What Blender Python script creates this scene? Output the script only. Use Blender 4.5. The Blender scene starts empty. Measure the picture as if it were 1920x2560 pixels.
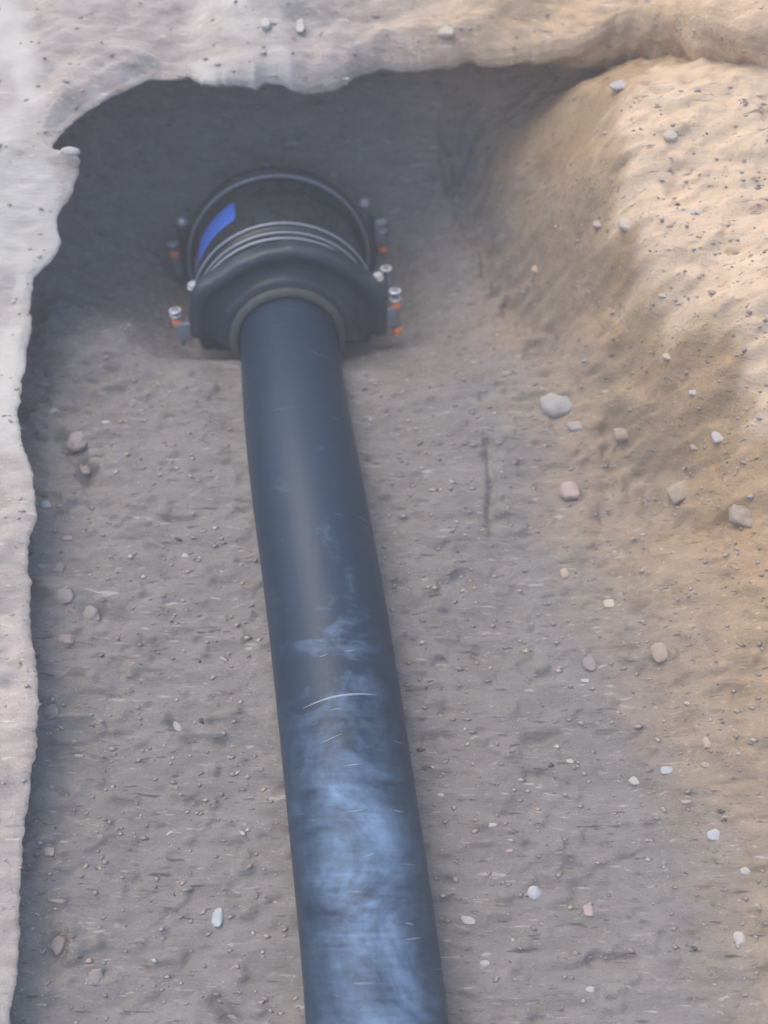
import bpy, bmesh, math, random
import numpy as np
from mathutils import Vector, Matrix

C = bpy.context.scene
rnd = random.Random(7)

# ------------------------------------------------------------------ camera, sky, sun, exposure
H = 1.41                      # camera height above the pit floor
PITCH = math.radians(65)      # looking steeply down into the pit
F = 2400.0                    # focal length in pixels of the 1920x2560 photograph
cam_d = bpy.data.cameras.new('camera')
cam = bpy.data.objects.new('camera', cam_d); C.collection.objects.link(cam)
cam.location = (0, 0, H); cam.rotation_euler = (math.radians(90) - PITCH, 0, 0)
cam_d.sensor_fit = 'VERTICAL'; cam_d.sensor_height = 36; cam_d.lens = 36 * F / 2560
cam_d.clip_start = 0.02; cam_d.clip_end = 500
cam_d.dof.use_dof = True; cam_d.dof.focus_distance = 1.33; cam_d.dof.aperture_fstop = 1.9
C.camera = cam

SUN_EL = math.radians(62); SUN_AZ = math.radians(-48)     # azimuth from +Y, towards the left
w = bpy.data.worlds.new('World'); C.world = w; w.use_nodes = True
nt = w.node_tree; nt.nodes.clear()
sky = nt.nodes.new('ShaderNodeTexSky'); sky.sky_type = 'NISHITA'; sky.sun_disc = False
sky.sun_elevation = SUN_EL; sky.sun_rotation = SUN_AZ
sky.air_density = 0.8; sky.dust_density = 2.5; sky.ozone_density = 1.0
bg = nt.nodes.new('ShaderNodeBackground'); bg.inputs['Strength'].default_value = 0.15
wo = nt.nodes.new('ShaderNodeOutputWorld')
nt.links.new(sky.outputs[0], bg.inputs[0]); nt.links.new(bg.outputs[0], wo.inputs[0])
sd = bpy.data.lights.new('sun', 'SUN'); sd.energy = 0.75; sd.angle = math.radians(60); sd.color = (1.0, 0.80, 0.58)
sun = bpy.data.objects.new('sun', sd); C.collection.objects.link(sun)
sdir = Vector((math.sin(SUN_AZ) * math.cos(SUN_EL), math.cos(SUN_AZ) * math.cos(SUN_EL), math.sin(SUN_EL)))
sun.rotation_euler = sdir.to_track_quat('Z', 'Y').to_euler()
C.view_settings.view_transform = 'Standard'; C.view_settings.look = 'None'
C.view_settings.gamma = 1; C.view_settings.use_curve_mapping = False
C.view_settings.exposure = 1.12

# ------------------------------------------------------------------ helpers
cP, sP = math.cos(PITCH), math.sin(PITCH)
def ray(px, py):
    u = (px - 960) / F; v = (py - 1280) / F
    return np.array([u, cP - v * sP, -sP - v * cP])      # length 1 along the optical axis
def at(px, py, z):
    d = ray(px, py); t = (z - H) / d[2]
    return np.array([0, 0, H]) + d * t

def tag(o, label=None, cat=None, group=None, kind=None):
    if label: o['label'] = label
    if cat: o['category'] = cat
    if group: o['group'] = group
    if kind: o['kind'] = kind
    return o

def link_mesh(name, verts, faces, mat, parent=None, smooth=True):
    me = bpy.data.meshes.new(name)
    if isinstance(verts, np.ndarray) and isinstance(faces, np.ndarray):
        me.vertices.add(len(verts)); me.vertices.foreach_set('co', verts.astype(np.float32).ravel())
        k = faces.shape[1]
        me.loops.add(faces.size); me.loops.foreach_set('vertex_index', faces.astype(np.int32).ravel())
        me.polygons.add(len(faces)); me.polygons.foreach_set('loop_start', np.arange(0, faces.size, k, dtype=np.int32))
        me.update(calc_edges=True)
    else:
        me.from_pydata([tuple(v) for v in verts], [], faces)
    me.update()
    for m in (mat if isinstance(mat, list) else [mat]): me.materials.append(m)
    if smooth: me.polygons.foreach_set('use_smooth', [True] * len(me.polygons))
    o = bpy.data.objects.new(name, me); C.collection.objects.link(o)
    if parent: o.parent = parent
    return o

def from_bm(name, bm, mat, parent=None, smooth=True):
    bmesh.ops.recalc_face_normals(bm, faces=bm.faces)
    me = bpy.data.meshes.new(name); bm.to_mesh(me); bm.free()
    me.materials.append(mat)
    if smooth:
        me.polygons.foreach_set('use_smooth', [True] * len(me.polygons))
    o = bpy.data.objects.new(name, me); C.collection.objects.link(o)
    if parent: o.parent = parent
    return o

# value noise on numpy arrays
_tab = np.random.RandomState(3).rand(4096)
def _h(i, j, k): return _tab[(i * 73856093 ^ j * 19349663 ^ k * 83492791) & 4095]
def vn(x, y, z):
    xi, yi, zi = np.floor(x).astype(np.int64), np.floor(y).astype(np.int64), np.floor(z).astype(np.int64)
    fx, fy, fz = x - xi, y - yi, z - zi
    fx, fy, fz = (f * f * (3 - 2 * f) for f in (fx, fy, fz))
    r = 0
    for a in (0, 1):
        for b in (0, 1):
            for c in (0, 1):
                r = r + _h(xi + a, yi + b, zi + c) * (fx if a else 1 - fx) * (fy if b else 1 - fy) * (fz if c else 1 - fz)
    return r - 0.5
def fbm(x, y, z, s, o=4, g=0.5):
    r = 0; a = 1.0
    for i in range(o):
        r = r + a * vn(x * s + 17 * i, y * s + 5 * i, z * s + 31 * i); a *= g; s *= 2.03
    return r
def sst(a, b, x):
    t = np.clip((x - a) / (b - a), 0, 1); return t * t * (3 - 2 * t)

# ------------------------------------------------------------------ materials
def nodes(name):
    m = bpy.data.materials.new(name); m.use_nodes = True
    n = m.node_tree; return m, n, n.nodes['Principled BSDF']
def N(n, t, **k):
    x = n.nodes.new(t)
    for a, b in k.items(): setattr(x, a, b)
    return x
def noise(n, vec, scale, detail=4, rough=0.55, dist=0.0):
    t = N(n, 'ShaderNodeTexNoise'); t.inputs['Scale'].default_value = scale; t.inputs['Detail'].default_value = detail
    t.inputs['Roughness'].default_value = rough; t.inputs['Distortion'].default_value = dist
    n.links.new(vec, t.inputs['Vector']); return t.outputs['Fac']
def ramp(n, fac, stops):
    r = N(n, 'ShaderNodeValToRGB'); cr = r.color_ramp
    while len(cr.elements) < len(stops): cr.elements.new(0.5)
    for e, (p, c) in zip(cr.elements, stops):
        e.position = p; e.color = c if len(c) == 4 else (*c, 1)
    n.links.new(fac, r.inputs['Fac']); return r.outputs['Color']
def mix(n, fac, a, b, mode='MIX'):
    m = N(n, 'ShaderNodeMix', data_type='RGBA', blend_type=mode)
    for s, v in ((m.inputs[0], fac), (m.inputs[6], a), (m.inputs[7], b)):
        if isinstance(v, (int, float)): s.default_value = v
        elif isinstance(v, tuple): s.default_value = (*v, 1) if len(v) == 3 else v
        else: n.links.new(v, s)
    return m.outputs[2]
def math_(n, op, a, b=None):
    m = N(n, 'ShaderNodeMath', operation=op)
    for s, v in zip(m.inputs, (a, b)):
        if v is None: continue
        if isinstance(v, (int, float)): s.default_value = v
        else: n.links.new(v, s)
    return m.outputs[0]

def soil(name, dark, mid, pale, warm=None, grit=1.0, smear=False, lit_crust=False):
    m, n, b = nodes(name)
    g = N(n, 'ShaderNodeNewGeometry').outputs['Position']
    mp = N(n, 'ShaderNodeMapping'); mp.inputs['Scale'].default_value = (0.26, 1.0, 1.0)
    n.links.new(g, mp.inputs['Vector']); s = mp.outputs[0]
    big = noise(n, g, 5.0, 4, 0.6); med = noise(n, s, 38, 6, 0.62, 0.3); fine = noise(n, s, 190, 4, 0.6)
    col = ramp(n, med, [(0.28, dark), (0.5, mid), (0.74, pale)])
    col = mix(n, ramp(n, big, [(0.35, (0, 0, 0)), (0.65, (1, 1, 1))]), col, mix(n, 0.25, col, pale))
    # fine pale sand grains and dark crumbs
    col = mix(n, ramp(n, fine, [(0.60, (0, 0, 0)), (0.72, (0.6 * grit,) * 3)]), col, tuple(min(1, c * 1.55) for c in pale))
    col = mix(n, ramp(n, fine, [(0.27, (0.6 * grit,) * 3), (0.38, (0, 0, 0))]), col, tuple(c * 0.45 for c in dark))
    if warm:      # ochre subsoil to the right, with warm sunlight mixed into the tint
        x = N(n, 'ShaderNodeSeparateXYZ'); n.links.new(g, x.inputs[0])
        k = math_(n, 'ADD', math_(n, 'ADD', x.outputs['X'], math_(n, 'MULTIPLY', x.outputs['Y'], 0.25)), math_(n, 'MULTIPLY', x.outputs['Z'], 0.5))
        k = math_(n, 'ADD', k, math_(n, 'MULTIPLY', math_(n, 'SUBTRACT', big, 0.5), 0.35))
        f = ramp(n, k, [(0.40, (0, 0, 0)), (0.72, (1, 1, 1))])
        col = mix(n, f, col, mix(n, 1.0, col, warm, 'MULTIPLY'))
    if lit_crust:     # dry pale topsoil on the slope, sunlit brightness put into its colour
        a2 = N(n, 'ShaderNodeAttribute', attribute_name='lit_crust')
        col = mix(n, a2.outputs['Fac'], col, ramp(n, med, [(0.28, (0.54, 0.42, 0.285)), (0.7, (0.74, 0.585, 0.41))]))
    gr = noise(n, g, 330, 3, 0.7)
    col = mix(n, ramp(n, gr, [(0.60, (0, 0, 0)), (0.70, (0.55,) * 3)]), col, tuple(min(1, c * 1.45) for c in pale))
    col = mix(n, ramp(n, gr, [(0.30, (0.55,) * 3), (0.40, (0, 0, 0))]), col, tuple(c * 0.5 for c in dark))
    # crumbs and slits: short dark and pale dashes
    mq = N(n, 'ShaderNodeMapping'); mq.inputs['Scale'].default_value = (0.16, 1.0, 0.6); mq.inputs['Rotation'].default_value = (0, 0, -0.10)
    n.links.new(g, mq.inputs['Vector']); da = noise(n, mq.outputs[0], 150, 3, 0.5, 0.4)
    col = mix(n, ramp(n, da, [(0.29, (0.75 * grit,) * 3), (0.36, (0, 0, 0))]), col, tuple(c * 0.42 for c in dark))
    col = mix(n, ramp(n, da, [(0.655, (0, 0, 0)), (0.72, (0.8 * grit,) * 3)]), col, tuple(min(1, c * 1.6) for c in pale))
    if smear:    # patches of pale clay smeared flat by the spade
        at_ = N(n, 'ShaderNodeAttribute', attribute_name='smear')
        col = mix(n, math_(n, 'MULTIPLY', at_.outputs['Fac'], 0.85), col, mix(n, big, (0.54, 0.54, 0.49), (0.62, 0.615, 0.56)))
    n.links.new(col, b.inputs['Base Color'])
    b.inputs['Roughness'].default_value = 0.95; b.inputs['Specular IOR Level'].default_value = 0.15
    bu = N(n, 'ShaderNodeBump'); bu.inputs['Strength'].default_value = 0.55; bu.inputs['Distance'].default_value = 0.004
    hh = math_(n, 'ADD', math_(n, 'MULTIPLY', med, 1.6), math_(n, 'MULTIPLY', fine, 0.55))
    n.links.new(hh, bu.inputs['Height']); n.links.new(bu.outputs[0], b.inputs['Normal'])
    return m
M_floor = soil('damp_grey_earth', (0.172, 0.164, 0.151), (0.226, 0.217, 0.202), (0.275, 0.264, 0.247), warm=(1.75, 1.32, 0.84), lit_crust=True)
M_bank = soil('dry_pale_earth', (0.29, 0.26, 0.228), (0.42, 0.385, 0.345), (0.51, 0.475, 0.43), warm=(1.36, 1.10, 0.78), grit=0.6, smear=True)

def stone_mat(name, col, rough=0.8):
    m, n, b = nodes(name)
    tc = N(n, 'ShaderNodeTexCoord').outputs['Object']
    f = noise(n, tc, 60, 5, 0.6)
    c = ramp(n, f, [(0.3, tuple(v * 0.78 for v in col)), (0.7, tuple(min(1, v * 1.15) for v in col))])
    n.links.new(c, b.inputs['Base Color']); b.inputs['Roughness'].default_value = rough
    bu = N(n, 'ShaderNodeBump'); bu.inputs['Strength'].default_value = 0.3; bu.inputs['Distance'].default_value = 0.002
    n.links.new(f, bu.inputs['Height']); n.links.new(bu.outputs[0], b.inputs['Normal'])
    return m
SM = {
    'grey': stone_mat('grey_stone', (0.40, 0.39, 0.37)), 'white': stone_mat('white_stone', (0.52, 0.505, 0.475)),
    'yellow': stone_mat('yellow_stone', (0.55, 0.50, 0.40)), 'pink': stone_mat('pink_stone', (0.47, 0.38, 0.35)),
    'blue': stone_mat('blue_grey_stone', (0.47, 0.51, 0.53)), 'tan': stone_mat('tan_stone', (0.50, 0.41, 0.30)),
    'dark': stone_mat('dark_crumb', (0.12, 0.105, 0.095)), 'warm': stone_mat('ochre_clod', (0.40, 0.335, 0.26), 0.95), 'clod': stone_mat('earth_clod', (0.33, 0.30, 0.28), 0.95),
}

def plastic(name, base, dust, amount, rough, streak=False):
    m, n, b = nodes(name)
    tc = N(n, 'ShaderNodeTexCoord').outputs['Object']
    g = N(n, 'ShaderNodeNewGeometry')
    cl = noise(n, tc, 9.0, 5, 0.62, 0.9); fn = noise(n, tc, 70, 4, 0.6)
    ms = N(n, 'ShaderNodeMapping'); ms.inputs['Scale'].default_value = (14, 120, 14); n.links.new(tc, ms.inputs['Vector'])
    st = noise(n, ms.outputs[0], 1.0, 4, 0.65)
    f = math_(n, 'ADD', cl, math_(n, 'MULTIPLY', math_(n, 'SUBTRACT', fn, 0.5), 0.25))
    if streak: f = math_(n, 'ADD', f, math_(n, 'MULTIPLY', math_(n, 'SUBTRACT', st, 0.5), 0.28))
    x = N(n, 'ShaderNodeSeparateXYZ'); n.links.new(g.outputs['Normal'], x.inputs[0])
    up = ramp(n, x.outputs['Z'], [(0.35, (0.10,) * 3), (0.72, (0.4,) * 3), (0.98, (1, 1, 1))])   # dust settles on upward faces; the pipe's also carries a painted sky sheen
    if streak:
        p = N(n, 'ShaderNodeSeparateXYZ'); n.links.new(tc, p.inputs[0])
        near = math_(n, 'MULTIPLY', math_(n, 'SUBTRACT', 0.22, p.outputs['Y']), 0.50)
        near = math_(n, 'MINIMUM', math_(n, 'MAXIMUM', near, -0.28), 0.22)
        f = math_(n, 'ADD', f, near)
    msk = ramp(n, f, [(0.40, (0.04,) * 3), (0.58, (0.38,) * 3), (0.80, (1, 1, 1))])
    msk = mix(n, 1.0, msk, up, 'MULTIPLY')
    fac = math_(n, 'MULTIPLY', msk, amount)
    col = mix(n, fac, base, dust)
    if streak:   # fine scratches running round the pipe
        mp = N(n, 'ShaderNodeMapping'); mp.inputs['Scale'].default_value = (10, 260, 10)
        n.links.new(tc, mp.inputs['Vector'])
        sc = noise(n, mp.outputs[0], 1.0, 3, 0.6)
        sc2 = noise(n, tc, 14, 2, 0.5)
        sf = math_(n, 'MULTIPLY', ramp(n, sc, [(0.66, (0, 0, 0)), (0.74, (1, 1, 1))]), ramp(n, sc2, [(0.45, (0, 0, 0)), (0.6, (0.8,) * 3)]))
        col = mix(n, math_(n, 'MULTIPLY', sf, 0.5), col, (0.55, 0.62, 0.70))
    n.links.new(col, b.inputs['Base Color'])
    r = ramp(n, fac, [(0.0, (rough,) * 3), (0.8, (0.72,) * 3)])
    n.links.new(r, b.inputs['Roughness']); b.inputs['Specular IOR Level'].default_value = 0.34
    bu = N(n, 'ShaderNodeBump'); bu.inputs['Strength'].default_value = 0.12; bu.inputs['Distance'].default_value = 0.002
    n.links.new(fn, bu.inputs['Height']); n.links.new(bu.outputs[0], b.inputs['Normal'])
    return m
M_pipe = plastic('black_polyethylene', (0.007, 0.026, 0.055), (0.22, 0.37, 0.56), 0.95, 0.40, True)  # pale blue second colour paints the sky's reflection into the dust
M_coup = plastic('black_coated_body', (0.014, 0.020, 0.026), (0.12, 0.145, 0.16), 0.40, 0.22)
M_ring = plastic('dusty_black_ring', (0.016, 0.028, 0.040), (0.17, 0.22, 0.255), 0.75, 0.30)
def simple(name, col, rough, metal=0.0, spec=0.5):
    m, n, b = nodes(name)
    tc = N(n, 'ShaderNodeTexCoord').outputs['Object']
    f = noise(n, tc, 140, 3, 0.6)
    n.links.new(ramp(n, f, [(0.3, tuple(v * 0.85 for v in col)), (0.7, tuple(min(1, v * 1.1) for v in col))]), b.inputs['Base Color'])
    b.inputs['Roughness'].default_value = rough; b.inputs['Metallic'].default_value = metal
    b.inputs['Specular IOR Level'].default_value = spec
    return m
M_glint = simple('glint_rim', (0.26, 0.31, 0.36), 0.15, 0.0, 1.0)  # pale base colour paints sky glints on the coupling beads
M_rubber = simple('dusty_rubber', (0.075, 0.082, 0.082), 0.7)
M_steel = simple('galvanised_steel', (0.80, 0.84, 0.88), 0.3, 0.45)
M_zinc = simple('dull_zinc', (0.25, 0.29, 0.34), 0.45, 0.5)
M_orange = simple('orange_cap_plastic', (0.95, 0.30, 0.12), 0.45)
M_blue = simple('blue_label_film', (0.05, 0.20, 0.95), 0.4)
M_bluefade = simple('dusty_label_film', (0.14, 0.19, 0.45), 0.6)
M_scratch = simple('bare_scratch', (0.30, 0.37, 0.44), 0.5)

# ------------------------------------------------------------------ pipe centre line
# (y, z, x) of the axis; level near the camera, dipping gently into the coupling
YA = [-1.6, -0.04, 0.217, 0.475, 0.777, 0.93, 2.2]; XA = [0.127, -0.0105, -0.047, -0.085, -0.139, -0.161, -0.345]
def slope(y): return -math.tan(math.radians(21)) * float(sst(0.52, 0.98, y))
def axis_table():
    ys = np.arange(-1.6, 2.2, 0.01); z = 0.05; out = []
    for y in ys:
        if y > 0.3: z += slope(y) * 0.01
        out.append(z)
    return ys, np.array(out)
AY, AZ = axis_table()
def axis(y):
    z = float(np.interp(y, AY, AZ))
    # x measured on the photograph: centre runs from px 939 at y 2488 to px 731 at y 800
    X = np.interp(y, YA, XA)
    return Vector((float(X), y, z))
R_P = 0.089
YN = 1.055                                     # near face of the coupling

# ------------------------------------------------------------------ ground: floor, right hand slope and the back of the cavity
# control points: photograph pixel, height
ZS = 0.55; ZE = 0.44; cps = []
def cp(px, py, z):
    z *= ZS
    p = at(px, py, z); cps.append((p[0], p[1], z))
for py in (2900, 2560, 2200, 1800, 1400):
    cp(-60, py, 0.06); cp(250, py, 0.0); cp(600, py, 0.0); cp(1150, py, 0.0)
for py, a, b in ((2560, 0.015, 0.07), (2200, 0.015, 0.09), (1850, 0.02, 0.12), (1500, 0.03, 0.17)):
    cp(1450, py, a); cp(1750, py, b); cp(2050, py, b + 0.12); cp(2500, py, 0.48)
cp(1300, 1400, 0.0); cp(1330, 1150, 0.0); cp(1280, 900, -0.01)
for px in (120, 300, 500): cp(px, 1050, 0.0); cp(px, 800, -0.035)
cp(1100, 950, -0.02); cp(1050, 1150, 0)
# the cavity under the far bank: world x, y, height
for q in ((-.62, .80, -.02), (-.40, .80, -.02), (.05, .80, -.02), (.22, .80, 0), (-.62, .95, -.05), (-.42, .95, -.07), (.08, .95, -.06), (.26, .95, 0),
          (-.66, 1.12, -.07), (-.42, 1.12, -.13), (.08, 1.12, -.12), (.24, 1.12, -.04), (-.16, 1.3, -.17), (-.45, 1.3, -.14), (.12, 1.3, -.13), (.30, 1.3, .0),
          (-.16, 1.47, -.08), (-.5, 1.42, -.05), (.16, 1.43, -.04), (-.75, 1.3, .08), (-.85, 1.1, .10), (-.16, 1.58, .08), (-.55, 1.54, .10), (.2, 1.54, .12), (-.16, 1.75, .26), (-.7, 1.7, .26), (.3, 1.7, .26), (-1, 1.4, .2)):
    cps.append(q)
# right hand wall
for a_, b_, z_ in (((1720, 130), (1610, 150), .50), ((1545, 235), (1420, 250), .50), ((1510, 400), (1400, 410), .47), ((1570, 560), (1455, 570), .46), ((1655, 690), (1540, 710), .46), ((1745, 810), (1630, 840), .46), ((1825, 930), (1720, 965), .44), ((1915, 1010), (1810, 1060), .42)):
    cp(a_[0], a_[1], z_); cp(a_[0] + 160, a_[1] - 30, z_ + .05); cp(b_[0], b_[1], z_ - .19)
cp(1290, 420, 0.10); cp(1340, 620, 0.08); cp(1420, 800, 0.09); cp(1500, 960, 0.08)
cp(1560, 1120, 0.06); cp(1700, 1160, 0.13)
cp(1600, 1300, 0.07); cp(1800, 1300, 0.18); cp(1950, 1300, 0.27)
cp(1300, 230, 0.14); cp(1900, 100, 0.56); cp(2200, 600, 0.55); cp(2300, 200, 0.57); cp(1500, 60, 0.28)
cps = np.array(cps)
for ex in ((-1.4, 0, .0), (-1.3, 1.5, .1), (1.5, 0, .3), (1.6, 1.5, .33), (-.3, 2.4, .3), (1.0, 2.4, .32), (-.9, -1.1, .1), (.9, -1.1, .4), (0, -1.1, .0), (-.9, .8, .02)):
    cps = np.vstack([cps, ex])
def K(r2): return np.where(r2 > 1e-12, r2 * np.log(np.sqrt(r2) + 1e-9), 0)
n_ = len(cps)
r2 = ((cps[:, None, :2] - cps[None, :, :2]) ** 2).sum(-1)
A = np.zeros((n_ + 3, n_ + 3)); A[:n_, :n_] = K(r2) + np.eye(n_) * 0.0025
A[:n_, n_] = 1; A[:n_, n_ + 1:] = cps[:, :2]; A[n_, :n_] = 1; A[n_ + 1:, :n_] = cps[:, :2].T
W = np.linalg.solve(A, np.concatenate([cps[:, 2], [0, 0, 0]]))
def seg_d(x, y, p, q):
    px_, py_ = q[0] - p[0], q[1] - p[1]; L = px_ * px_ + py_ * py_
    t = np.clip(((x - p[0]) * px_ + (y - p[1]) * py_) / L, 0, 1)
    return np.hypot(x - p[0] - t * px_, y - p[1] - t * py_)
# grooves and ridges: pixel polyline, height there, width, depth
marks = [([(1222, 1100), (1232, 1200), (1226, 1310)], 0.0, 0.008, -0.014),          # narrow spade slot
         ([(1150, 250), (1215, 420), (1300, 600), (1400, 780)], 0.08, 0.045, -0.050),
         ([(1560, 480), (1640, 600), (1700, 740)], 0.33, 0.022, -0.030),
         ([(1700, 780), (1760, 860), (1800, 960)], 0.36, 0.035, -0.045),
         ([(1730, 640), (1790, 760), (1850, 900)], 0.42, 0.025, 0.020),
         ([(1470, 760), (1530, 900), (1560, 1050), (1540, 1300)], 0.10, 0.018, -0.010),
         ([(1800, 1180), (1900, 1200)], 0.25, 0.03, -0.03),
         ([(150, 1085), (190, 1130), (215, 1180)], 0.0, 0.014, -0.028),
         ([(230, 1530), (300, 1550)], 0.0, 0.014, -0.012), ([(120, 2300), (150, 2420)], 0.0, 0.015, -0.014),
         ([(120, 2400), (150, 2360)], 0.0, 0.01, -0.012), ([(540, 2500), (590, 2560)], 0.0, 0.009, -0.014),
         ([(430, 1810), (480, 1850), (560, 1858)], 0.0, 0.007, -0.009), ([(530, 1745), (580, 1740)], 0.0, 0.006, -0.009),
         ([(1300, 1665), (1330, 1700), (1370, 1690)], 0.0, 0.008, -0.010), ([(1320, 1855), (1390, 1850)], 0.0, 0.009, -0.012),
         ([(1060, 1850), (1120, 1845)], 0.0, 0.007, -0.012), ([(1320, 1940), (1380, 1950)], 0.0, 0.009, -0.012),
         ([(1480, 2405), (1580, 2400)], 0.0, 0.008, -0.014), ([(1020, 1728), (1100, 1720)], 0.0, 0.005, -0.010)]
marks_w = [([at(px, py, z)[:2] for px, py in pl], wd, dp) for pl, z, wd, dp in marks]
def height(x, y, detail=True):
    x = np.asarray(x, float); y = np.asarray(y, float); sh = x.shape; x = x.ravel(); y = y.ravel()
    z = np.full(x.shape, W[n_]) + W[n_ + 1] * x + W[n_ + 2] * y
    xc = np.clip(x, -1.5, 1.7); yc = np.clip(y, -1.2, 2.5)
    z = W[n_] + W[n_ + 1] * xc + W[n_ + 2] * yc
    for i in range(n_):
        z = z + W[i] * K((xc - cps[i, 0]) ** 2 + (yc - cps[i, 1]) ** 2)
    far = sst(0, 1.0, np.maximum(np.maximum(xc * 0 + x - 1.7, -1.5 - x), np.maximum(y - 2.5, -1.2 - y)))
    z = z * (1 - far) + 0.5 * far
    for pl, wd, dp in marks_w:
        d = np.full(x.shape, 9.0)
        for p, q in zip(pl[:-1], pl[1:]): d = np.minimum(d, seg_d(x, y, p, q))
        wob = 1 + 0.8 * vn(x * 60, y * 60, x * 0)
        z = z + dp * np.exp(-(d / wd) ** 2) * wob
    # bed of the pipe: the soil never climbs over it
    ax = np.interp(y, YA, XA)
    az = np.interp(y, AY, AZ); dx = np.abs(x - ax)
    inside = 1 - sst(0.10, 0.22, dx); front = 1 - sst(0.96, 1.03, y)
    z = z * (1 - inside * front) + np.minimum(z, az - 0.035) * inside * front
    coup = (1 - sst(0.17, 0.30, dx)) * sst(0.96, 1.03, y) * (1 - sst(1.26, 1.42, y))
    z = z * (1 - coup) + np.minimum(z, az - 0.065) * coup
    if detail:
        e = 0 * x
        s = 1.0 + 0.2 * sst(0.25, 0.55, x) + 0.8 * (1 - sst(-0.52, -0.36, x))
        cav = 1 - 0.15 * sst(0.8, 1.2, y)
        z = z + s * cav * 0.020 * fbm(x, y, e, 6, 3, 0.5)
        rw_ = sst(0.22, 0.42, x) * sst(0.15, 0.5, y)
        z = z + rw_ * 0.022 * fbm(x, y, e + 7, 13, 3, 0.62) - rw_ * 0.05 * np.maximum(0, 0.05 - np.abs(fbm(x, y * 0.6, e + 15, 9, 2, 0.5)))
        z = z + s * 0.0068 * fbm(x * 0.6, y, e + 3, 34, 3, 0.6)
        cl = np.maximum(0, fbm(x * 0.7, y, e + 9, 52, 2, 0.5) - 0.18)
        z = z + s * cav * 0.018 * cl
        pit = np.maximum(0, fbm(x * 0.5, y, e + 21, 70, 2, 0.5) - 0.30)
        z = z - 0.024 * pit
    return z.reshape(sh)

def axis_line(a, b, step, far):
    mid = np.arange(a, b + 1e-9, step)
    k = np.cumsum(step * 1.12 ** np.arange(1, 60)); k = k[k < far]
    return np.concatenate([(a - k)[::-1], mid, b + k])
xs = axis_line(-0.75, 1.0, 0.0036, 40); ys = axis_line(-0.25, 1.65, 0.0036, 40)
GX, GY = np.meshgrid(xs, ys)
GZ = height(GX, GY)
V = np.stack([GX.ravel(), GY.ravel(), GZ.ravel()], 1)
nx, ny = len(xs), len(ys)
ii = np.arange(ny - 1)[:, None] * nx + np.arange(nx - 1)[None, :]
Fq = np.stack([ii, ii + 1, ii + nx + 1, ii + nx], -1).reshape(-1, 4)
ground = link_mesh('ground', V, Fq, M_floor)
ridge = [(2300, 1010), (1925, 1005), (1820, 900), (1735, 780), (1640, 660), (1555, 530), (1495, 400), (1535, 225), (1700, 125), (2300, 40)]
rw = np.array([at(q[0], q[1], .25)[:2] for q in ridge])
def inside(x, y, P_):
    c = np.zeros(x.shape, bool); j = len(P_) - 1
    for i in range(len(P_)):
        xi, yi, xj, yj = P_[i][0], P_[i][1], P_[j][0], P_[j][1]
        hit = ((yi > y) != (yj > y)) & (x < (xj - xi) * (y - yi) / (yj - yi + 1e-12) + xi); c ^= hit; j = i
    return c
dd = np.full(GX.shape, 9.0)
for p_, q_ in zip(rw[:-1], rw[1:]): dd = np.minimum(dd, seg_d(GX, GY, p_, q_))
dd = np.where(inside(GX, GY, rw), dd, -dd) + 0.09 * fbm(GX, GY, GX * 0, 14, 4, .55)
a_ = ground.data.attributes.new('lit_crust', 'FLOAT', 'POINT'); a_.data.foreach_set('value', sst(-0.015, 0.035, dd).ravel().astype(np.float32))
tag(ground, 'grey brown dug earth of the pit floor and its right slope', kind='structure')

# ------------------------------------------------------------------ the bank: overhanging lip on the left and along the top
edge_px = [(20, 3300, .42), (20, 2900, .43), (22, 2700, .44), (25, 2560, .45), (32, 2500, .45), (50, 2400, .45), (52, 2250, .46), (60, 2080, .46), (70, 2000, .47), (90, 1880, .47),
    (97, 1800, .47), (94, 1700, .47), (85, 1640, .48), (72, 1540, .48), (78, 1480, .48), (70, 1400, .48), (75, 1340, .48), (89, 1300, .48), (92, 1250, .48), (82, 1180, .48), (57, 1110, .49),
    (47, 1050, .49), (48, 1000, .49), (58, 940, .49), (70, 880, .49), (80, 800, .50), (75, 740, .50), (85, 690, .50), (125, 660, .50), (150, 630, .50), (152, 600, .50), (145, 560, .50), (150, 535, .50),
    (180, 490, .50), (198, 440, .50), (203, 405, .50), (190, 395, .50), (160, 392, .50), (130, 374, .50), (148, 350, .50), (165, 330, .50), (220, 285, .50), (280, 250, .50), (330, 230, .50), (380, 207, .50),
    (440, 203, .50), (472, 197, .50), (488, 213, .50), (510, 228, .50), (545, 225, .50), (600, 230, .50), (640, 234, .50), (662, 222, .50), (700, 225, .50), (722, 236, .50), (760, 235, .50), (830, 231, .50),
    (862, 216, .50), (900, 195, .50), (965, 181, .50), (990, 186, .50), (1015, 187, .50), (1060, 178, .50), (1160, 158, .50), (1180, 153, .50), (1205, 163, .50), (1275, 161, .50), (1310, 151, .50), (1370, 148, .50),
    (1440, 134, .51), (1465, 122, .52), (1500, 98, .54), (1530, 78, .56), (1580, 58, .60), (1640, 52, .66), (1700, 56, .72), (1750, 74, .76), (1800, 90, .78), (1860, 110, .80), (1950, 120, .80), (2100, 100, .80), (2500, 60, .80), (3500, 0, .80)]
LOW = lambda e: (0.36 + 0.64 * float(sst(900, 250, e[1]))) if e[0] < 400 else 1.0
E = np.array([at(e[0], e[1], e[2] * ZE * LOW(e)) for e in edge_px])
L = np.concatenate([[0], np.cumsum(np.linalg.norm(np.diff(E[:, :2], axis=0), axis=1))])
T = np.arange(0, L[-1], 0.0036)
P = np.stack([np.interp(T, L, E[:, k]) for k in range(3)], 1)
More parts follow.
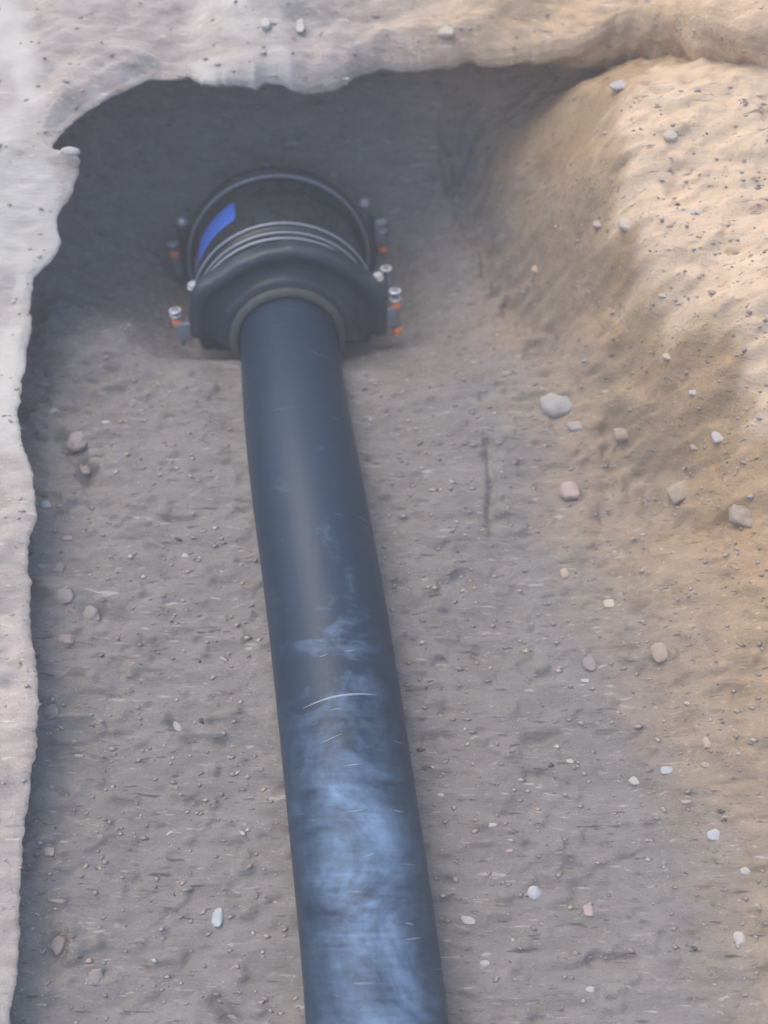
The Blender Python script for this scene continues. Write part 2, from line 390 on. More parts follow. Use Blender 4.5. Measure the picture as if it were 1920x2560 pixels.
def smooth(P, r):
    k = np.exp(-np.linspace(-2.2, 2.2, 2 * r + 1) ** 2); k /= k.sum()
    Q = np.pad(P, ((r, r), (0, 0)), mode='edge')
    return np.stack([np.convolve(Q[:, i], k, 'valid') for i in range(P.shape[1])], 1)
P = smooth(P, 2)
jag = 0.0045 * fbm(P[:, 0], P[:, 1], P[:, 2], 55, 3, .6) + 0.0035 * fbm(P[:, 0], P[:, 1], P[:, 2] + 5, 140, 2, .5)
P[:, 0] += np.where(P[:, 0] < -.33, jag, 0); P[:, 1] += np.where(P[:, 0] >= -.33, jag, 0)
Sm = smooth(P, 60)
tg = np.gradient(Sm, axis=0)[:, :2]; tg /= np.linalg.norm(tg, axis=1)[:, None]
nrm = np.stack([-tg[:, 1], tg[:, 0]], 1); nrm = smooth(nrm, 60); nrm /= np.linalg.norm(nrm, axis=1)[:, None]
# profile: distance outwards from the edge, height over the edge
prof = [(0.90, -0.60), (0.66, -0.43), (0.46, -0.29), (0.30, -0.185), (0.18, -0.11), (0.10, -0.062), (0.045, -0.030), (0.014, -0.013), (0.0, 0.0), (0.004, 0.014), (0.014, 0.027), (0.03, 0.038), (0.06, 0.052),
        (0.12, 0.075), (0.25, 0.12), (0.5, 0.19), (0.8, 0.25), (1.5, 0.3), (4, 0.32), (14, 0.35), (40, 0.4)]
prof = np.array(prof)
pl = np.concatenate([[0], np.cumsum(np.linalg.norm(np.diff(prof, axis=0), axis=1))])
k8 = pl[8]
fine_s = np.concatenate([np.linspace(0, k8 - 0.1, 30), np.arange(k8 - 0.095, k8 + 0.55, 0.0042), k8 + 0.55 + np.cumsum(0.0042 * 1.13 ** np.arange(1, 60))])
fine_s = fine_s[fine_s < pl[-1]]
so = np.interp(fine_s, pl, prof[:, 0]); sz = np.interp(fine_s, pl, prof[:, 1])
nT, nS = len(T), len(fine_s)
# on the right the lip flattens into the slope: no undercut there
righty = sst(0.24, 0.42, P[:, 0])
und = (fine_s < k8)[None, :]
off = so[None, :] * np.where(und, 1 - 0.97 * righty[:, None], 1.0)
base = P[:, :2]
mixw = np.where(und, sst(0.0, 0.5, np.abs(off)), sst(0.0, 0.07, np.abs(off)))
bx = base[:, 0][:, None] * (1 - mixw) + Sm[:, 0][:, None] * mixw
by = base[:, 1][:, None] * (1 - mixw) + Sm[:, 1][:, None] * mixw
X = bx + nrm[:, 0][:, None] * off; Y = by + nrm[:, 1][:, None] * off
# left hand bank lies flatter than the far bank
lefty = 1 - sst(-0.36, -0.2, P[:, 0])
rise = 1 - 0.75 * lefty
Z = P[:, 2][:, None] + np.where(und, sz[None, :], sz[None, :] * rise[:, None])
amp = np.clip(np.abs(off) / 0.04, 0.3, 1)
# smooth spade-struck faces: one strip over the pipe, one along the left corner
sx = X + 0.03 * (Y - 1.1)
strip = sst(-0.36, -0.29, sx) * (1 - sst(-0.17, -0.125, sx)) * sst(1.0, 1.06, Y)
lstrip = (1 - sst(-0.49, -0.44, X + 0.30 * (Y - 0.95))) * sst(0.60, 0.75, Y)
lstrip = np.clip(lstrip, 0, 1)
ruff = 1 - 0.6 * np.clip(strip + lstrip, 0, 1)
Z = Z + amp * ruff * (0.060 * fbm(X, Y, Z * 0, 4.5, 3, 0.5) + 0.018 * fbm(X * 0.6, Y, Z, 20, 3, 0.6) + 0.007 * fbm(X * 0.5, Y, Z, 70, 2, 0.5))
Z = Z + 0.012 * strip
# the crease running down to the right across the upper left corner
for p_, q_ in (((110, 20), (170, 90)), ((170, 90), (215, 125)), ((215, 125), (275, 150)), ((275, 150), (330, 180))):
    d_ = seg_d(X, Y, at(*p_, .56)[:2], at(*q_, .56)[:2])
    Z = Z - 0.020 * np.exp(-(d_ / 0.012) ** 2) * (~und)
# a small step behind the left hand lip
wall_n = 0.016 * fbm(X, Y, Z, 16, 4, 0.5)
X = X + np.where(und, nrm[:, 0][:, None] * wall_n * np.clip(-sz[None, :] / 0.05, 0, 1) * 2, 0)
Y = Y + np.where(und, nrm[:, 1][:, None] * wall_n * np.clip(-sz[None, :] / 0.05, 0, 1) * 2, 0)
V = np.stack([X.ravel(), Y.ravel(), Z.ravel()], 1)
ii = np.arange(nT - 1)[:, None] * nS + np.arange(nS - 1)[None, :]
Fq = np.stack([ii, ii + nS, ii + nS + 1, ii + 1], -1).reshape(-1, 4)
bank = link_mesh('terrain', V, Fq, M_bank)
sm_ = np.clip(strip + lstrip, 0, 1) * (~und) * np.clip(1 + 3 * fbm(X, Y, Z * 0 + 4, 12, 3), 0.3, 1)
at_ = bank.data.attributes.new('smear', 'FLOAT', 'POINT'); at_.data.foreach_set('value', sm_.ravel().astype(np.float32))
tag(bank, 'pale dry earth bank whose crumbling lip overhangs the pit', kind='structure')
BX, BY, BZ = X, Y, Z
def bank_z(x, y):
    i = np.argmin((BX - x) ** 2 + (BY - y) ** 2 + (fine_s < k8)[None, :] * 9); return float(BZ.ravel()[i])

def hit_ground(px, py):
    d = ray(px, py); t = np.linspace(0.6, 2.3, 700)
    p = np.array([0, 0, H])[None, :] + d[None, :] * t[:, None]
    h = height(p[:, 0], p[:, 1]); k = np.argmax(p[:, 2] < h)
    return p[k], t[k]
def hit_bank(px, py):
    z = 0.56
    for _ in range(5): p = at(px, py, z); z = 0.5 * z + 0.5 * bank_z(p[0], p[1])
    p = at(px, py, z); return p, (H - p[2]) / -ray(px, py)[2]

# ------------------------------------------------------------------ pipe
def tube(path, radius, seg=72):
    vs = []; fs = []
    for i, p in enumerate(path):
        t = (path[min(i + 1, len(path) - 1)] - path[max(i - 1, 0)]).normalized()
        s = t.cross(Vector((0, 0, 1))).normalized(); u = s.cross(t)
        for k in range(seg):
            a = 2 * math.pi * k / seg
            vs.append(p + s * math.cos(a) * radius + u * math.sin(a) * radius)
    for i in range(len(path) - 1):
        for k in range(seg):
            a = i * seg + k; b = i * seg + (k + 1) % seg
            fs.append((a, b, b + seg, a + seg))
    return vs, fs
raw = [axis(y) for y in np.arange(-1.3, 1.55, 0.02)]
pts = []
for i in range(len(raw)):
    j0, j1 = max(0, i - 5), min(len(raw), i + 6)
    pts.append(sum((raw[k] for k in range(j0, j1)), Vector()) / (j1 - j0))
vs, fs = tube(pts, R_P)
pipe = bpy.data.objects.new('water_pipe', None); C.collection.objects.link(pipe)
tag(pipe, 'long black plastic water pipe lying on the pit floor and entering the bolted coupling', 'pipe')
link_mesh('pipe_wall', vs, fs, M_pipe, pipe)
def near_pt(y):
    i = min(range(len(pts)), key=lambda k: abs(pts[k].y - y)); i = min(max(i, 1), len(pts) - 2)
    t = (pts[i + 1] - pts[i - 1]).normalized(); s = t.cross(Vector((0, 0, 1))).normalized(); u = s.cross(t)
    f = (y - pts[i].y) / max(1e-6, t.y)
    return pts[i] + t * f, t, s, u
def scratch(y, a0, a1, skew, wdt, bend=0.0):
    vs = []; fs = []; n = 26
    for k in range(n + 1):
        q = k / n; a = math.radians(a0 + (a1 - a0) * q)
        c, t, s, u = near_pt(y + skew * (q - 0.5) + bend * math.sin(q * math.pi))
        w_ = wdt * math.sin(math.pi * (0.06 + 0.88 * q))
        for e, rr in ((-1, 0.0002), (-0.4, 0.0012), (0.4, 0.0012), (1, 0.0002)):
            vs.append(c + t * e * w_ + (s * math.sin(a) + u * math.cos(a)) * (R_P + rr))
    for k in range(n):
        for j in range(3): fs.append((k * 4 + j, k * 4 + j + 1, k * 4 + j + 5, k * 4 + j + 4))
    return link_mesh('scratch', vs, fs, M_scratch, pipe)
yS = float(at(850, 1752, 0.13)[1])
scratch(yS, -32, 36, 0.004, 0.0016, 0.004)['label'] = 'long bright curved scratch across the pipe'
for dy, a0, a1, sk in ((0.062, -12, -4, .002), (0.064, 10, 20, 0), (-0.013, -8, 2, 0), (-0.05, -20, 0, .008), (-0.088, -4, 14, 0),
                       (-0.145, -6, 12, .001), (-0.15, 36, 48, -.003), (-0.20, 4, 14, .004), (-0.283, 32, 40, -.003), (-0.30, 30, 46, 0)):
    scratch(yS + dy, a0, a1, sk, 0.0008)

# ------------------------------------------------------------------ coupling
c0, tA, sA, uA = near_pt(YN)
coup = bpy.data.objects.new('pipe_coupling', None); C.collection.objects.link(coup)
coup.matrix_world = Matrix(((sA.x, tA.x, uA.x, c0.x), (sA.y, tA.y, uA.y, c0.y), (sA.z, tA.z, uA.z, c0.z), (0, 0, 0, 1)))
tag(coup, 'black bolted pipe coupling with orange capped bolts and a blue label under the overhanging bank', 'pipe coupling')
def lathe(name, prof, mat, parent, seg=96, a0=0, a1=360, closed=True):
    vs = []; fs = []; m = len(prof)
    full = abs(a1 - a0) >= 360; k = seg if full else seg + 1
    for i in range(k):
        a = math.radians(a0 + (a1 - a0) * i / seg)
        for (ax_, r_) in prof: vs.append((math.sin(a) * r_, ax_, math.cos(a) * r_))
    for i in range(seg):
        j = (i + 1) % k
        for q in range(m if closed else m - 1):
            q2 = (q + 1) % m
            fs.append((i * m + q, i * m + q2, j * m + q2, j * m + q))
    o = link_mesh(name, vs, fs, mat, parent)
    md = o.modifiers.new('edge', 'EDGE_SPLIT'); md.split_angle = math.radians(50)
    return o
lathe('barrel', [(0.0448, 0.1200), (0.0435, 0.1618), (0.0486, 0.1675), (0.0563, 0.1681), (0.0640, 0.1629), (0.0691, 0.1584), (0.0768, 0.1584), (0.0819, 0.1663), (0.0870, 0.1709), (0.0960, 0.1715), (0.1050, 0.1686), (0.1203, 0.1675),
                 (0.1536, 0.1692), (0.2048, 0.1692), (0.2368, 0.1675), (0.2534, 0.1653), (0.2598, 0.1698), (0.2675, 0.1727), (0.2739, 0.1709), (0.2778, 0.1653), (0.2778, 0.1200)], M_coup, coup)

IM = coup.matrix_world.inverted()
def local(px, py, ay):      # pixel -> coupling local coordinates on the plane at axial offset ay
    o_ = IM @ Vector((0, 0, H)); d_ = (IM.to_3x3() @ Vector(ray(px, py)))
    t = (ay - o_.y) / d_.y; return o_ + d_ * t
def chamfer_box(bm, c, s, ch, rot=None):
    r = bmesh.ops.create_cube(bm, size=1)
    bmesh.ops.scale(bm, vec=s, verts=r['verts'])
    ed = list({e for v in r['verts'] for e in v.link_edges})
    g = bmesh.ops.bevel(bm, geom=ed, offset=ch, segments=3, affect='EDGES', profile=0.6)
    vv = list({v for f in g['faces'] for v in f.verts} | {v for v in r['verts'] if v.is_valid})
    if rot: bmesh.ops.rotate(bm, cent=(0, 0, 0), matrix=rot, verts=vv)
    bmesh.ops.translate(bm, vec=c, verts=vv)

def end_ring(a, r_in, r_out, depth, near):
    if near:
        prof = [(a - 0.010, r_in + 0.002), (a - 0.012, r_in + 0.010), (a - 0.006, r_in + 0.022), (a + 0.001, r_out - 0.018), (a + 0.007, r_out - 0.005), (a + 0.012, r_out), (a + depth - 0.004, r_out), (a + depth, r_out - 0.004), (a + depth, r_in + 0.02), (a + 0.01, r_in)]
    else:
        prof = [(a, r_out - 0.022), (a + 0.002, r_out - 0.006), (a + 0.007, r_out), (a + depth - 0.01, r_out), (a + depth - 0.002, r_out - 0.006), (a + depth + 0.008, r_in + 0.02), (a + depth + 0.01, r_in + 0.001), (a + depth - 0.02, r_in)]
    o = lathe('clamp_ring', prof, M_ring if near else M_coup, coup)
    # bolt ears merged into the ring, reaching down its sides
    bm = bmesh.new(); bm.from_mesh(o.data)
    for (x0, x1, y0, y1) in (((476, 566, 730, 853), (876, 966, 708, 847)) if near else ((440, 500, 580, 700), (890, 945, 552, 690))):
        p0 = local(x0, y0, a); p1 = local(x1, y1, a)
        chamfer_box(bm, ((p0.x + p1.x) / 2, a + depth * 0.5 - 0.002, (p0.z + p1.z) / 2), (abs(p1.x - p0.x), depth + 0.008, abs(p0.z - p1.z)), 0.014)
        chamfer_box(bm, ((p0.x + p1.x) / 2, a + depth * 0.5 - 0.002, p1.z + 0.008), (abs(p1.x - p0.x) + 0.004, depth + 0.016, 0.016), 0.006)
    bmesh.ops.recalc_face_normals(bm, faces=bm.faces)
    bm.to_mesh(o.data); bm.free()
    o.data.polygons.foreach_set('use_smooth', [True] * len(o.data.polygons))
    return o
# near clamp ring: arched face with two feet that hold the bolts
def omega_ring():
    out = [(474, 854), (470, 800), (474, 748), (490, 716), (536, 692), (590, 655), (655, 628), (728, 617), (802, 627), (862, 651), (905, 682), (946, 708), (970, 745), (972, 800), (968, 850)]
    O = [local(a, b, 0.0) for a, b in out]
    O = np.array([(o.x, o.z) for o in O])
    ld = np.concatenate([[0], np.cumsum(np.linalg.norm(np.diff(O, axis=0), axis=1))])
    n = 90; q = np.linspace(0, ld[-1], n + 1)
    O = np.stack([np.interp(q, ld, O[:, k]) for k in (0, 1)], 1); O = smooth(O, 3)
    l0 = local(572, 856, 0); l1 = local(882, 852, 0)
    I = [(l0.x, l0.z)] + [(math.sin(math.radians(a)) * 0.098, math.cos(math.radians(a)) * 0.098) for a in range(-96, 97, 4)] + [(l1.x, l1.z)]
    I = np.array(I); li = np.concatenate([[0], np.cumsum(np.linalg.norm(np.diff(I, axis=0), axis=1))])
    I = np.stack([np.interp(np.linspace(0, li[-1], n + 1), li, I[:, k]) for k in (0, 1)], 1)
    rows = [(0.0, 0.03), (0.0, -0.010), (0.05, -0.016), (0.22, -0.015), (0.30, -0.010), (0.34, 0.002), (0.42, 0.006), (0.60, 0.006), (0.68, 0.002), (0.73, -0.006), (0.80, -0.008), (0.92, -0.006), (0.98, 0.001), (1.0, 0.009), (1.0, 0.026), (0.96, 0.032), (0.0, 0.032)]
    vs = []; fs = []; m = len(rows)
    for i in range(n + 1):
        end = min(i, n - i); rd = max(0, 1 - end / 2.5)
        for t, a in rows:
            p = I[i] * (1 - t) + O[i] * t
            aa = a + (0.012 - a) * 0.6 * rd
            vs.append((p[0], aa, p[1] + 0.004 * rd))
    for i in range(n):
        for k in range(m):
            k2 = (k + 1) % m
            fs.append((i * m + k, i * m + k2, (i + 1) * m + k2, (i + 1) * m + k))
    fs.append(tuple(range(m))); fs.append(tuple(n * m + k for k in range(m))[::-1])
    o = link_mesh('clamp_ring', vs, fs, M_ring, coup)
    md = o.modifiers.new('edge', 'EDGE_SPLIT'); md.split_angle = math.radians(60)
omega_ring()
end_ring(0.277, 0.092, 0.188, 0.034, False)
lathe('rubber_gasket', [(-0.018, 0.0895), (-0.024, 0.0935), (-0.024, 0.1005), (-0.018, 0.1065), (-0.006, 0.108), (0.002, 0.105), (0.002, 0.0895)], M_rubber, coup)

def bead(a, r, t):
    lathe('bead', [(a + t * math.cos(q), r + t * math.sin(q)) for q in [i * math.pi / 5 for i in range(10)]], M_glint, coup).modifiers.clear()
bead(0.046, 0.1690, 0.0030); bead(0.066, 0.1700, 0.0026); bead(0.092, 0.1745, 0.0028); bead(0.268, 0.1835, 0.0032)  # thin raised beads, coloured pale as painted glint lines

# blue label wrapped over the left shoulder of the barrel, dusty at its lower end
def patch(name, a0, a1, y0, y1, r, mat, parent, skew=0.0, rad=0.006):
    bm = bmesh.new(); n, m = 24, 12; g = []
    for i in range(n + 1):
        row = []
        for j in range(m + 1):
            u_, v_ = i / n, j / m
            # round the corners
            e = min(u_, 1 - u_) * abs(math.radians(a1 - a0)) * r
            cut = max(0, rad - e); ins = rad - math.sqrt(max(0, rad * rad - cut * cut))
            yy = y0 + ins + (y1 - y0 - 2 * ins) * v_ + skew * (u_ - 0.5)
            a = math.radians(a0 + (a1 - a0) * u_)
            row.append(bm.verts.new((math.sin(a) * r, yy, math.cos(a) * r)))
        g.append(row)
    for i in range(n):
        for j in range(m): bm.faces.new((g[i][j], g[i + 1][j], g[i + 1][j + 1], g[i][j + 1]))
    o = from_bm(name, bm, mat, parent)
    md = o.modifiers.new('thick', 'SOLIDIFY'); md.thickness = 0.0008
    return o
lb = patch('label_sticker', -62, -24, 0.160, 0.232, 0.1708, M_blue, coup, 0.008)
lb['label'] = 'bright blue label on the coupling'
patch('label_tail', -84, -62.3, 0.162, 0.210, 0.1708, M_bluefade, coup, 0.004, 0.002)['label'] = 'dust covered pale end of the blue label'

def hexa(bm, r, h, z0, ch=0.0012):
    vs = []
    for (zz, rr) in ((z0, r - ch), (z0 + ch, r), (z0 + h - ch, r), (z0 + h, r - ch)):
        vs.append([bm.verts.new((math.cos(math.pi / 3 * k) * rr, math.sin(math.pi / 3 * k) * rr, zz)) for k in range(6)])
    for a, b in zip(vs, vs[1:]):
        for k in range(6): bm.faces.new((a[k], a[(k + 1) % 6], b[(k + 1) % 6], b[k]))
    bm.faces.new(vs[0][::-1]); bm.faces.new(vs[-1])
def cyl(bm, prof, seg=24):
    rings = [[bm.verts.new((math.cos(2 * math.pi * k / seg) * r, math.sin(2 * math.pi * k / seg) * r, z)) for k in range(seg)] for z, r in prof]
    for a, b in zip(rings, rings[1:]):
        for k in range(seg): bm.faces.new((a[k], a[(k + 1) % seg], b[(k + 1) % seg], b[k]))
    bm.faces.new(rings[0][::-1]); bm.faces.new(rings[-1])
def bolt(x, y, ztop, zbot, nut=None, washers=(), caps=(), rs=0.0055):
    bm = bmesh.new(); cyl(bm, [(zbot, rs - 0.001), (zbot + 0.002, rs)] + [(zbot + 0.002 + (ztop - zbot - 0.004) * i / 40, rs + (0.0005 if i % 2 else -0.0002)) for i in range(1, 40)] + [(ztop - 0.002, rs), (ztop, rs - 0.001)])
    o = from_bm('bolt', bm, M_zinc, coup); o.location = (x, y, 0)
    if nut is not None:
        bm = bmesh.new(); hexa(bm, 0.0094, 0.008, nut); cyl(bm, [(nut - 0.0021, 0.0100), (nut - 0.0001, 0.0110)], 28)
        from_bm('nut', bm, M_steel, o, False)
    for z in washers:
        bm = bmesh.new(); cyl(bm, [(z - 0.0012, 0.0105), (z - 0.0009, 0.0115), (z + 0.0009, 0.0115), (z + 0.0012, 0.0105)], 32); from_bm('washer', bm, M_steel, o)
    for z in caps:
        bm = bmesh.new(); cyl(bm, [(z - 0.007, 0.0080), (z - 0.006, 0.0095), (z + 0.004, 0.0100), (z + 0.0065, 0.0088), (z + 0.0075, 0.006)], 28)
        from_bm('cap', bm, M_orange, o)
    return o
def bolt_px(ay, xpx, ys, nut=None, washers=(), caps=()):
    f = lambda py: local(xpx, py, ay).z
    x = local(xpx, sum(ys) / 2, ay).x
    return bolt(x, ay, f(ys[0]), f(ys[1]), None if nut is None else f(nut), [f(v) for v in washers], [f(v) for v in caps])
bolt_px(0.010, 990, (722, 836), None, (727, 746), (762, 826))
bolt_px(0.012, 447, (770, 862), None, (775, 786), (804,))
bolt_px(0.022, 948, (686, 800), 694)
bolt_px(0.022, 493, (708, 820), 716)
bolt_px(0.09, 967, (668, 740), None, (671,), ())
bolt_px(0.285, 957, (553, 680), None, (553, 575), (624,))
bolt_px(0.285, 438, (600, 680), None, (608,), (635,))
bolt_px(0.292, 912, (502, 560), 509)
bolt_px(0.292, 462, (548, 620), 555)
# side lugs that carry the outer bolts
def lug(px0, px1, py0, py1, ay, dy):
    a = local(px0, py0, ay); b = local(px1, py1, ay)
    bm = bmesh.new(); chamfer_box(bm, ((a.x + b.x) / 2, ay + dy / 2, (a.z + b.z) / 2), (abs(a.x - b.x), dy, abs(a.z - b.z)), 0.003)
    return from_bm('lug', bm, M_zinc, coup)
lug(955, 996, 774, 816, 0.0, 0.022); lug(440, 486, 812, 850, 0.0, 0.022)
lug(935, 966, 562, 612, 0.277, 0.02); lug(428, 460, 645, 690, 0.277, 0.02)

# ------------------------------------------------------------------ stones one can tell apart
def rock(px, py, wpx, hpx, mat, label, name='stone', on='ground', ang=0.0, sink=0.75, jag=0.18, flat=0.36):
    p, d = (hit_ground if on == 'ground' else hit_bank)(px, py)
    sx_ = 0.82 * wpx / F * d / 2; sy_ = hpx / F * d / 2 * 1.05
    bm = bmesh.new(); bmesh.ops.create_icosphere(bm, subdivisions=3, radius=1)
    sd_ = rnd.random() * 50
    for v in bm.verts:
        c = v.co.normalized(); q = np.array([c.x, c.y, c.z]) * 1.4 + sd_
        k = 1 + jag * 2 * float(fbm(q[0], q[1], q[2], 1.0, 3, 0.5))
        c = Vector([math.copysign(abs(e) ** 0.75, e) for e in c])      # a little blocky
        v.co = c * k
        v.co.x *= sx_; v.co.y *= sy_; v.co.z *= min(sx_, sy_) * flat * 1.6
    o = from_bm(name, bm, SM[mat])
    o.location = (p[0], p[1], p[2] + min(sx_, sy_) * flat * (1 - sink)); o.rotation_euler = (rnd.uniform(-.12, .12), rnd.uniform(-.12, .12), ang)
    return tag(o, label, 'clod' if name == 'earth_clod' else 'stone', 'stones scattered in the pit' if on == 'ground' else 'stones on the bank')
S = [
 (1395, 1013, 98, 66, 'grey', 'largest smooth rounded grey stone, on the floor at the foot of the right slope', .12),
 (1440, 1066, 50, 22, 'grey', 'flat grey stone half sunk just below the large rounded stone', 0),
 (1423, 1228, 54, 46, 'pink', 'square pinkish stone below the large rounded stone', .1),
 (1525, 1511, 42, 22, 'yellow', 'oblong pale yellow stone lying alone, right of the pipe and below the pinkish square stone', 0),
 (1412, 1434, 32, 25, 'tan', 'small tan stone up and left of the oblong yellow stone', .3),
 (1795, 1093, 40, 32, 'white', 'pale blocky stone at the top of the lower right slope', .2),
 (1738, 1118, 32, 14, 'pink', 'flat pinkish chip just left of the pale blocky stone', 0),
 (1737, 981, 38, 14, 'white', 'pale flat chip beneath the shaded hollow of the right slope', 0),
 (1672, 893, 40, 18, 'yellow', 'yellowish flat stone inside the shaded hollow of the right slope', -.3),
 (1660, 739, 36, 11, 'yellow', 'thin pale chip at the upper end of the shaded hollow', 0),
 (1565, 562, 48, 34, 'yellow', 'yellowish lump stuck in the middle of the right wall', -.7),
 (1497, 562, 36, 20, 'pink', 'small pinkish stone left of the yellowish lump in the right wall', 0),
 (1741, 532, 34, 12, 'white', 'thin white chip high on the sunlit right slope', 0),
 (1340, 675, 24, 20, 'tan', 'small tan stone low in the right wall, level with the coupling bolts', 0),
 (1676, 340, 42, 26, 'yellow', 'yellow rounded stone on the upper right slope', 0),
 (1742, 333, 40, 11, 'yellow', 'thin pale sliver right beside the yellow rounded stone', .1),
 (1548, 216, 60, 26, 'white', 'pale pointed flake sticking out below the upper right hollow', .35),
 (1587, 1952, 38, 20, 'white', 'whitish angular stone, right middle of the floor', .1),
 (1666, 1926, 38, 18, 'blue', 'blue grey stone just right of the whitish angular stone', 0),
 (1768, 1858, 32, 28, 'tan', 'tan round stone above the pink chip near the right edge', 0),
 (1768, 1911, 36, 14, 'pink', 'pink chip under the tan round stone near the right edge', 0),
 (1788, 2088, 48, 26, 'blue', 'dull blue grey stone between the two white stones at the lower right', .3),
 (1868, 2176, 40, 17, 'white', 'bright white rectangular chip near the right border', .05),
 (1850, 2346, 42, 30, 'white', 'off white stone lowest along the right border', .2),
 (1335, 2230, 44, 32, 'blue', 'pale bluish stone halfway between the lower pipe and the right border', .6),
 (1172, 2300, 46, 18, 'white', 'pale oval chip close to the right side of the lower pipe', -.05),
 (1212, 2408, 30, 13, 'white', 'small bright chip right of the lower pipe, nearest the bottom', 0),
 (1104, 1987, 26, 9, 'white', 'tiny white sliver nearest the right side of the pipe', 0),
 (1432, 1903, 36, 12, 'yellow', 'small cream chip left of the whitish angular stone', 0),
 (1466, 1701, 36, 9, 'white', 'thin cream sliver above the cream chip', 0),
 (1722, 1758, 30, 8, 'white', 'thin white sliver on the right slope above the tan round stone', 0),
 (1470, 2276, 34, 26, 'pink', 'rounded pinkish stone right of the pale bluish stone', 0),
 (1476, 2473, 28, 13, 'white', 'small white pebble near the bottom edge, right of the pipe', 0),
 (1650, 1632, 60, 48, 'warm', 'broad earth coloured stone on the lower right slope', .3),
 (1474, 1660, 48, 34, 'clod', 'earth coloured stone with a rounded top, left of the broad one', 0),
 (131, 1029, 30, 13, 'pink', 'pinkish chip at the left edge of the floor, upper part', .3),
 (265, 1056, 26, 8, 'white', 'thin white sliver on the floor left of the pipe, upper part', .1),
 (115, 1263, 32, 20, 'blue', 'pale greenish grey stone against the left lip', 0),
 (170, 1346, 32, 13, 'grey', 'small grey stone beside the left lip, under the greenish one', .1),
 (467, 1389, 28, 11, 'white', 'white oval pebble alone on the floor left of the pipe', 0),
 (545, 2292, 36, 42, 'blue', 'pale bluish stone on the lower left floor close to the pipe', 0),
 (447, 1817, 46, 18, 'grey', 'long grey stone lying diagonally, middle of the left floor', -.8),
 (430, 2074, 46, 10, 'white', 'narrow pale sliver lying diagonally, lower left floor', .7),
 (195, 1889, 32, 8, 'pink', 'thin pinkish sliver on the left floor', -.1),
 (124, 2130, 36, 22, 'grey', 'dull grey stone beside the lower left lip', 0),
 (1230, 2062, 30, 9, 'white', 'little cream sliver right of the pipe, below the tiny white one', 0),
 (1272, 2126, 26, 9, 'pink', 'little pink sliver above the pale bluish stone', 0),
 (1725, 1990, 34, 8, 'white', 'thin pale sliver under the blue grey stone', .05),
 (1716, 2004, 32, 9, 'pink', 'thin pink sliver touching the pale one under the blue grey stone', .1),
]
for px, py, wp, hp, m, lab, a in S: rock(px, py, wp, hp, m, lab, ang=a)
SB = [
 (1115, 82, 54, 34, 'yellow', 'bright cream stone on the top bank, right of the pale smooth strip', 0),
 (664, 62, 34, 34, 'white', 'bright white stone on the pale smooth strip of the top bank', .2),
 (752, 66, 26, 46, 'white', 'upright pale stone at the right side of the smooth strip', 0),
 (864, 197, 24, 7, 'white', 'small bright chip on the very edge of the top bank', 0),
 (1340, 100, 50, 9, 'white', 'thin pale sliver on the top bank above the overhang', 0),
]
for px, py, wp, hp, m, lab, a in SB: rock(px, py, wp, hp, m, lab, on='bank', ang=a)
# the white nub sticking out of the left corner of the lip
pn = at(176, 379, 0.228)
bm = bmesh.new(); bmesh.ops.create_icosphere(bm, subdivisions=3, radius=1)
for v in bm.verts:
    q = v.co * 1.3; v.co = v.co * (1 + 0.25 * float(fbm(q.x + 9, q.y, q.z, 1.0, 3, .5))); v.co.x *= 0.0155; v.co.y *= 0.0085; v.co.z *= 0.008
nub = from_bm('stone', bm, SM['white']); nub.location = pn
tag(nub, 'white stone poking out of the left corner of the overhanging lip', 'stone', 'stones on the bank')
CL = [(195, 1105, 62, 50, 'largest crumbled earth clod beside the dark hole at the left'), (210, 1178, 44, 26, 'earth clod just under the dark hole at the left'),
      (165, 1490, 46, 40, 'earth clod leaning on the left lip, middle height'), (150, 1420, 36, 26, 'small earth clod above the one leaning on the left lip'),
      (165, 1600, 50, 30, 'low wide earth clod by the left lip'), (230, 1535, 60, 34, 'flat earth clod a little in from the left lip'),
      (130, 1780, 44, 30, 'earth clod below the low wide one by the left lip'), (150, 2350, 60, 60, 'rounded earth clod in the lower left corner'),
      (240, 2440, 50, 34, 'earth clod right of the rounded one in the lower left corner'), (1560, 1085, 70, 34, 'earth clod on the right slope beside the large rounded stone'),
      (1700, 1230, 80, 44, 'broad earth clod on the right slope under the pale blocky stone'), (1860, 1290, 90, 60, 'largest earth clod, near the right border')]
for px, py, wp, hp, lab in CL: rock(px, py, wp, hp, 'warm' if px > 1500 else 'clod', lab, name='earth_clod', ang=rnd.uniform(-.6, .6), sink=0.55, jag=0.3)

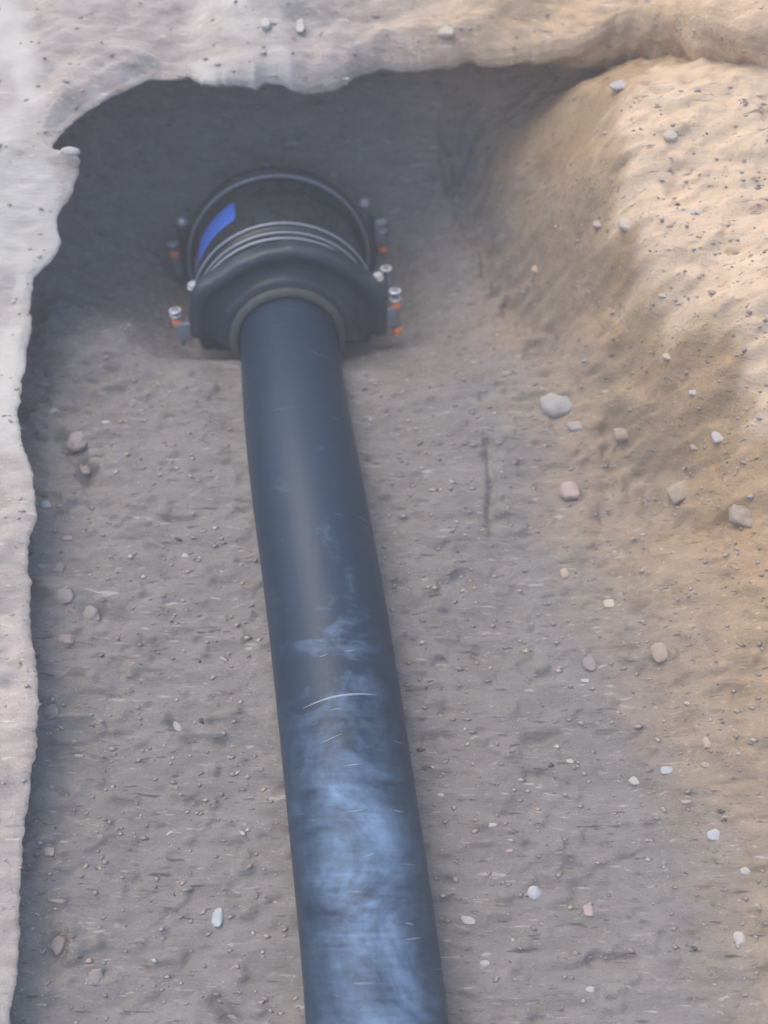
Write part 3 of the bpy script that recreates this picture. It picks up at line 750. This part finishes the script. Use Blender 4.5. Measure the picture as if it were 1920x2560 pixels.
# ------------------------------------------------------------------ loose grit nobody could count
def grit(name, count, zone, mats, label, on):
    vs = []; fs = []; mi = []
    base = [(1, 0, 0), (-1, 0, 0), (0, 1, 0), (0, -1, 0), (0, 0, 1), (0, 0, -1)]
    tri = [(0, 2, 4), (2, 1, 4), (1, 3, 4), (3, 0, 4), (2, 0, 5), (1, 2, 5), (3, 1, 5), (0, 3, 5)]
    if on == 'ground':
        x = np.array([rnd.uniform(zone[0], zone[1]) for _ in range(count)]); y = np.array([rnd.uniform(zone[2], zone[3]) for _ in range(count)])
        z = height(x, y)
    else:
        idx = [(rnd.randrange(nT), rnd.randrange(32, 170)) for _ in range(count)]
        x = np.array([BX[i] for i in idx]); y = np.array([BY[i] for i in idx]); z = np.array([BZ[i] for i in idx])
    for i in range(count):
        r = 0.0008 + 0.0030 * rnd.random() ** 4
        ax_ = axis(float(y[i])) if on == 'ground' else None
        if ax_ and abs(x[i] - ax_.x) < (0.10 if y[i] < 0.95 else 0.19): continue
        a = rnd.gauss(0, 0.35); el = rnd.uniform(1.2, 2.4); ca, sa = math.cos(a), math.sin(a)
        k = len(vs)
        for b in base:
            j = [rnd.uniform(0.6, 1.3) for _ in range(3)]
            lx, ly, lz = b[0] * r * el * j[0] + rnd.uniform(-.3, .3) * r, b[1] * r * j[1] + rnd.uniform(-.3, .3) * r, b[2] * r * 0.8 * j[2]
            vs.append((x[i] + lx * ca - ly * sa, y[i] + lx * sa + ly * ca, z[i] + lz + r * 0.35))
        m_ = rnd.choices(range(len(mats)), [w_ for _, w_ in mats])[0]
        for t_ in tri: fs.append((t_[0] + k, t_[1] + k, t_[2] + k)); mi.append(m_)
    o = link_mesh(name, vs, fs, [SM[m_] for m_, _ in mats], smooth=True)
    o.data.polygons.foreach_set('material_index', mi)
    return tag(o, label, kind='stuff')
grit('gravel', 11000, (-0.62, 0.95, -0.28, 1.25), [('clod', 12), ('grey', 4), ('white', 1.5), ('pink', 2), ('dark', 0.5), ('tan', 1)], 'fine grit and crumbs scattered over the pit floor', 'ground')
grit('grit', 3500, None, [('clod', 4), ('grey', 4), ('white', 3), ('pink', 4), ('tan', 2)], 'fine grit scattered on the pale bank', 'bank')

# ------------------------------------------------------------------ added haze volume standing in for veiling glare
bm = bmesh.new(); bmesh.ops.create_cube(bm, size=1)
bmesh.ops.scale(bm, vec=(96, 96, 4.6), verts=bm.verts); bmesh.ops.translate(bm, vec=(0, 0, 0.2), verts=bm.verts)
hm = bpy.data.materials.new('glare_haze'); hm.use_nodes = True; hn = hm.node_tree; hn.nodes.clear()
pv = hn.nodes.new('ShaderNodeVolumePrincipled'); pv.inputs['Color'].default_value = (0.90, 0.91, 0.91, 1); pv.inputs['Density'].default_value = 0.09
ho = hn.nodes.new('ShaderNodeOutputMaterial'); hn.links.new(pv.outputs[0], ho.inputs['Volume'])
haze = from_bm('haze', bm, hm, None, False)
tag(haze, kind='stuff')
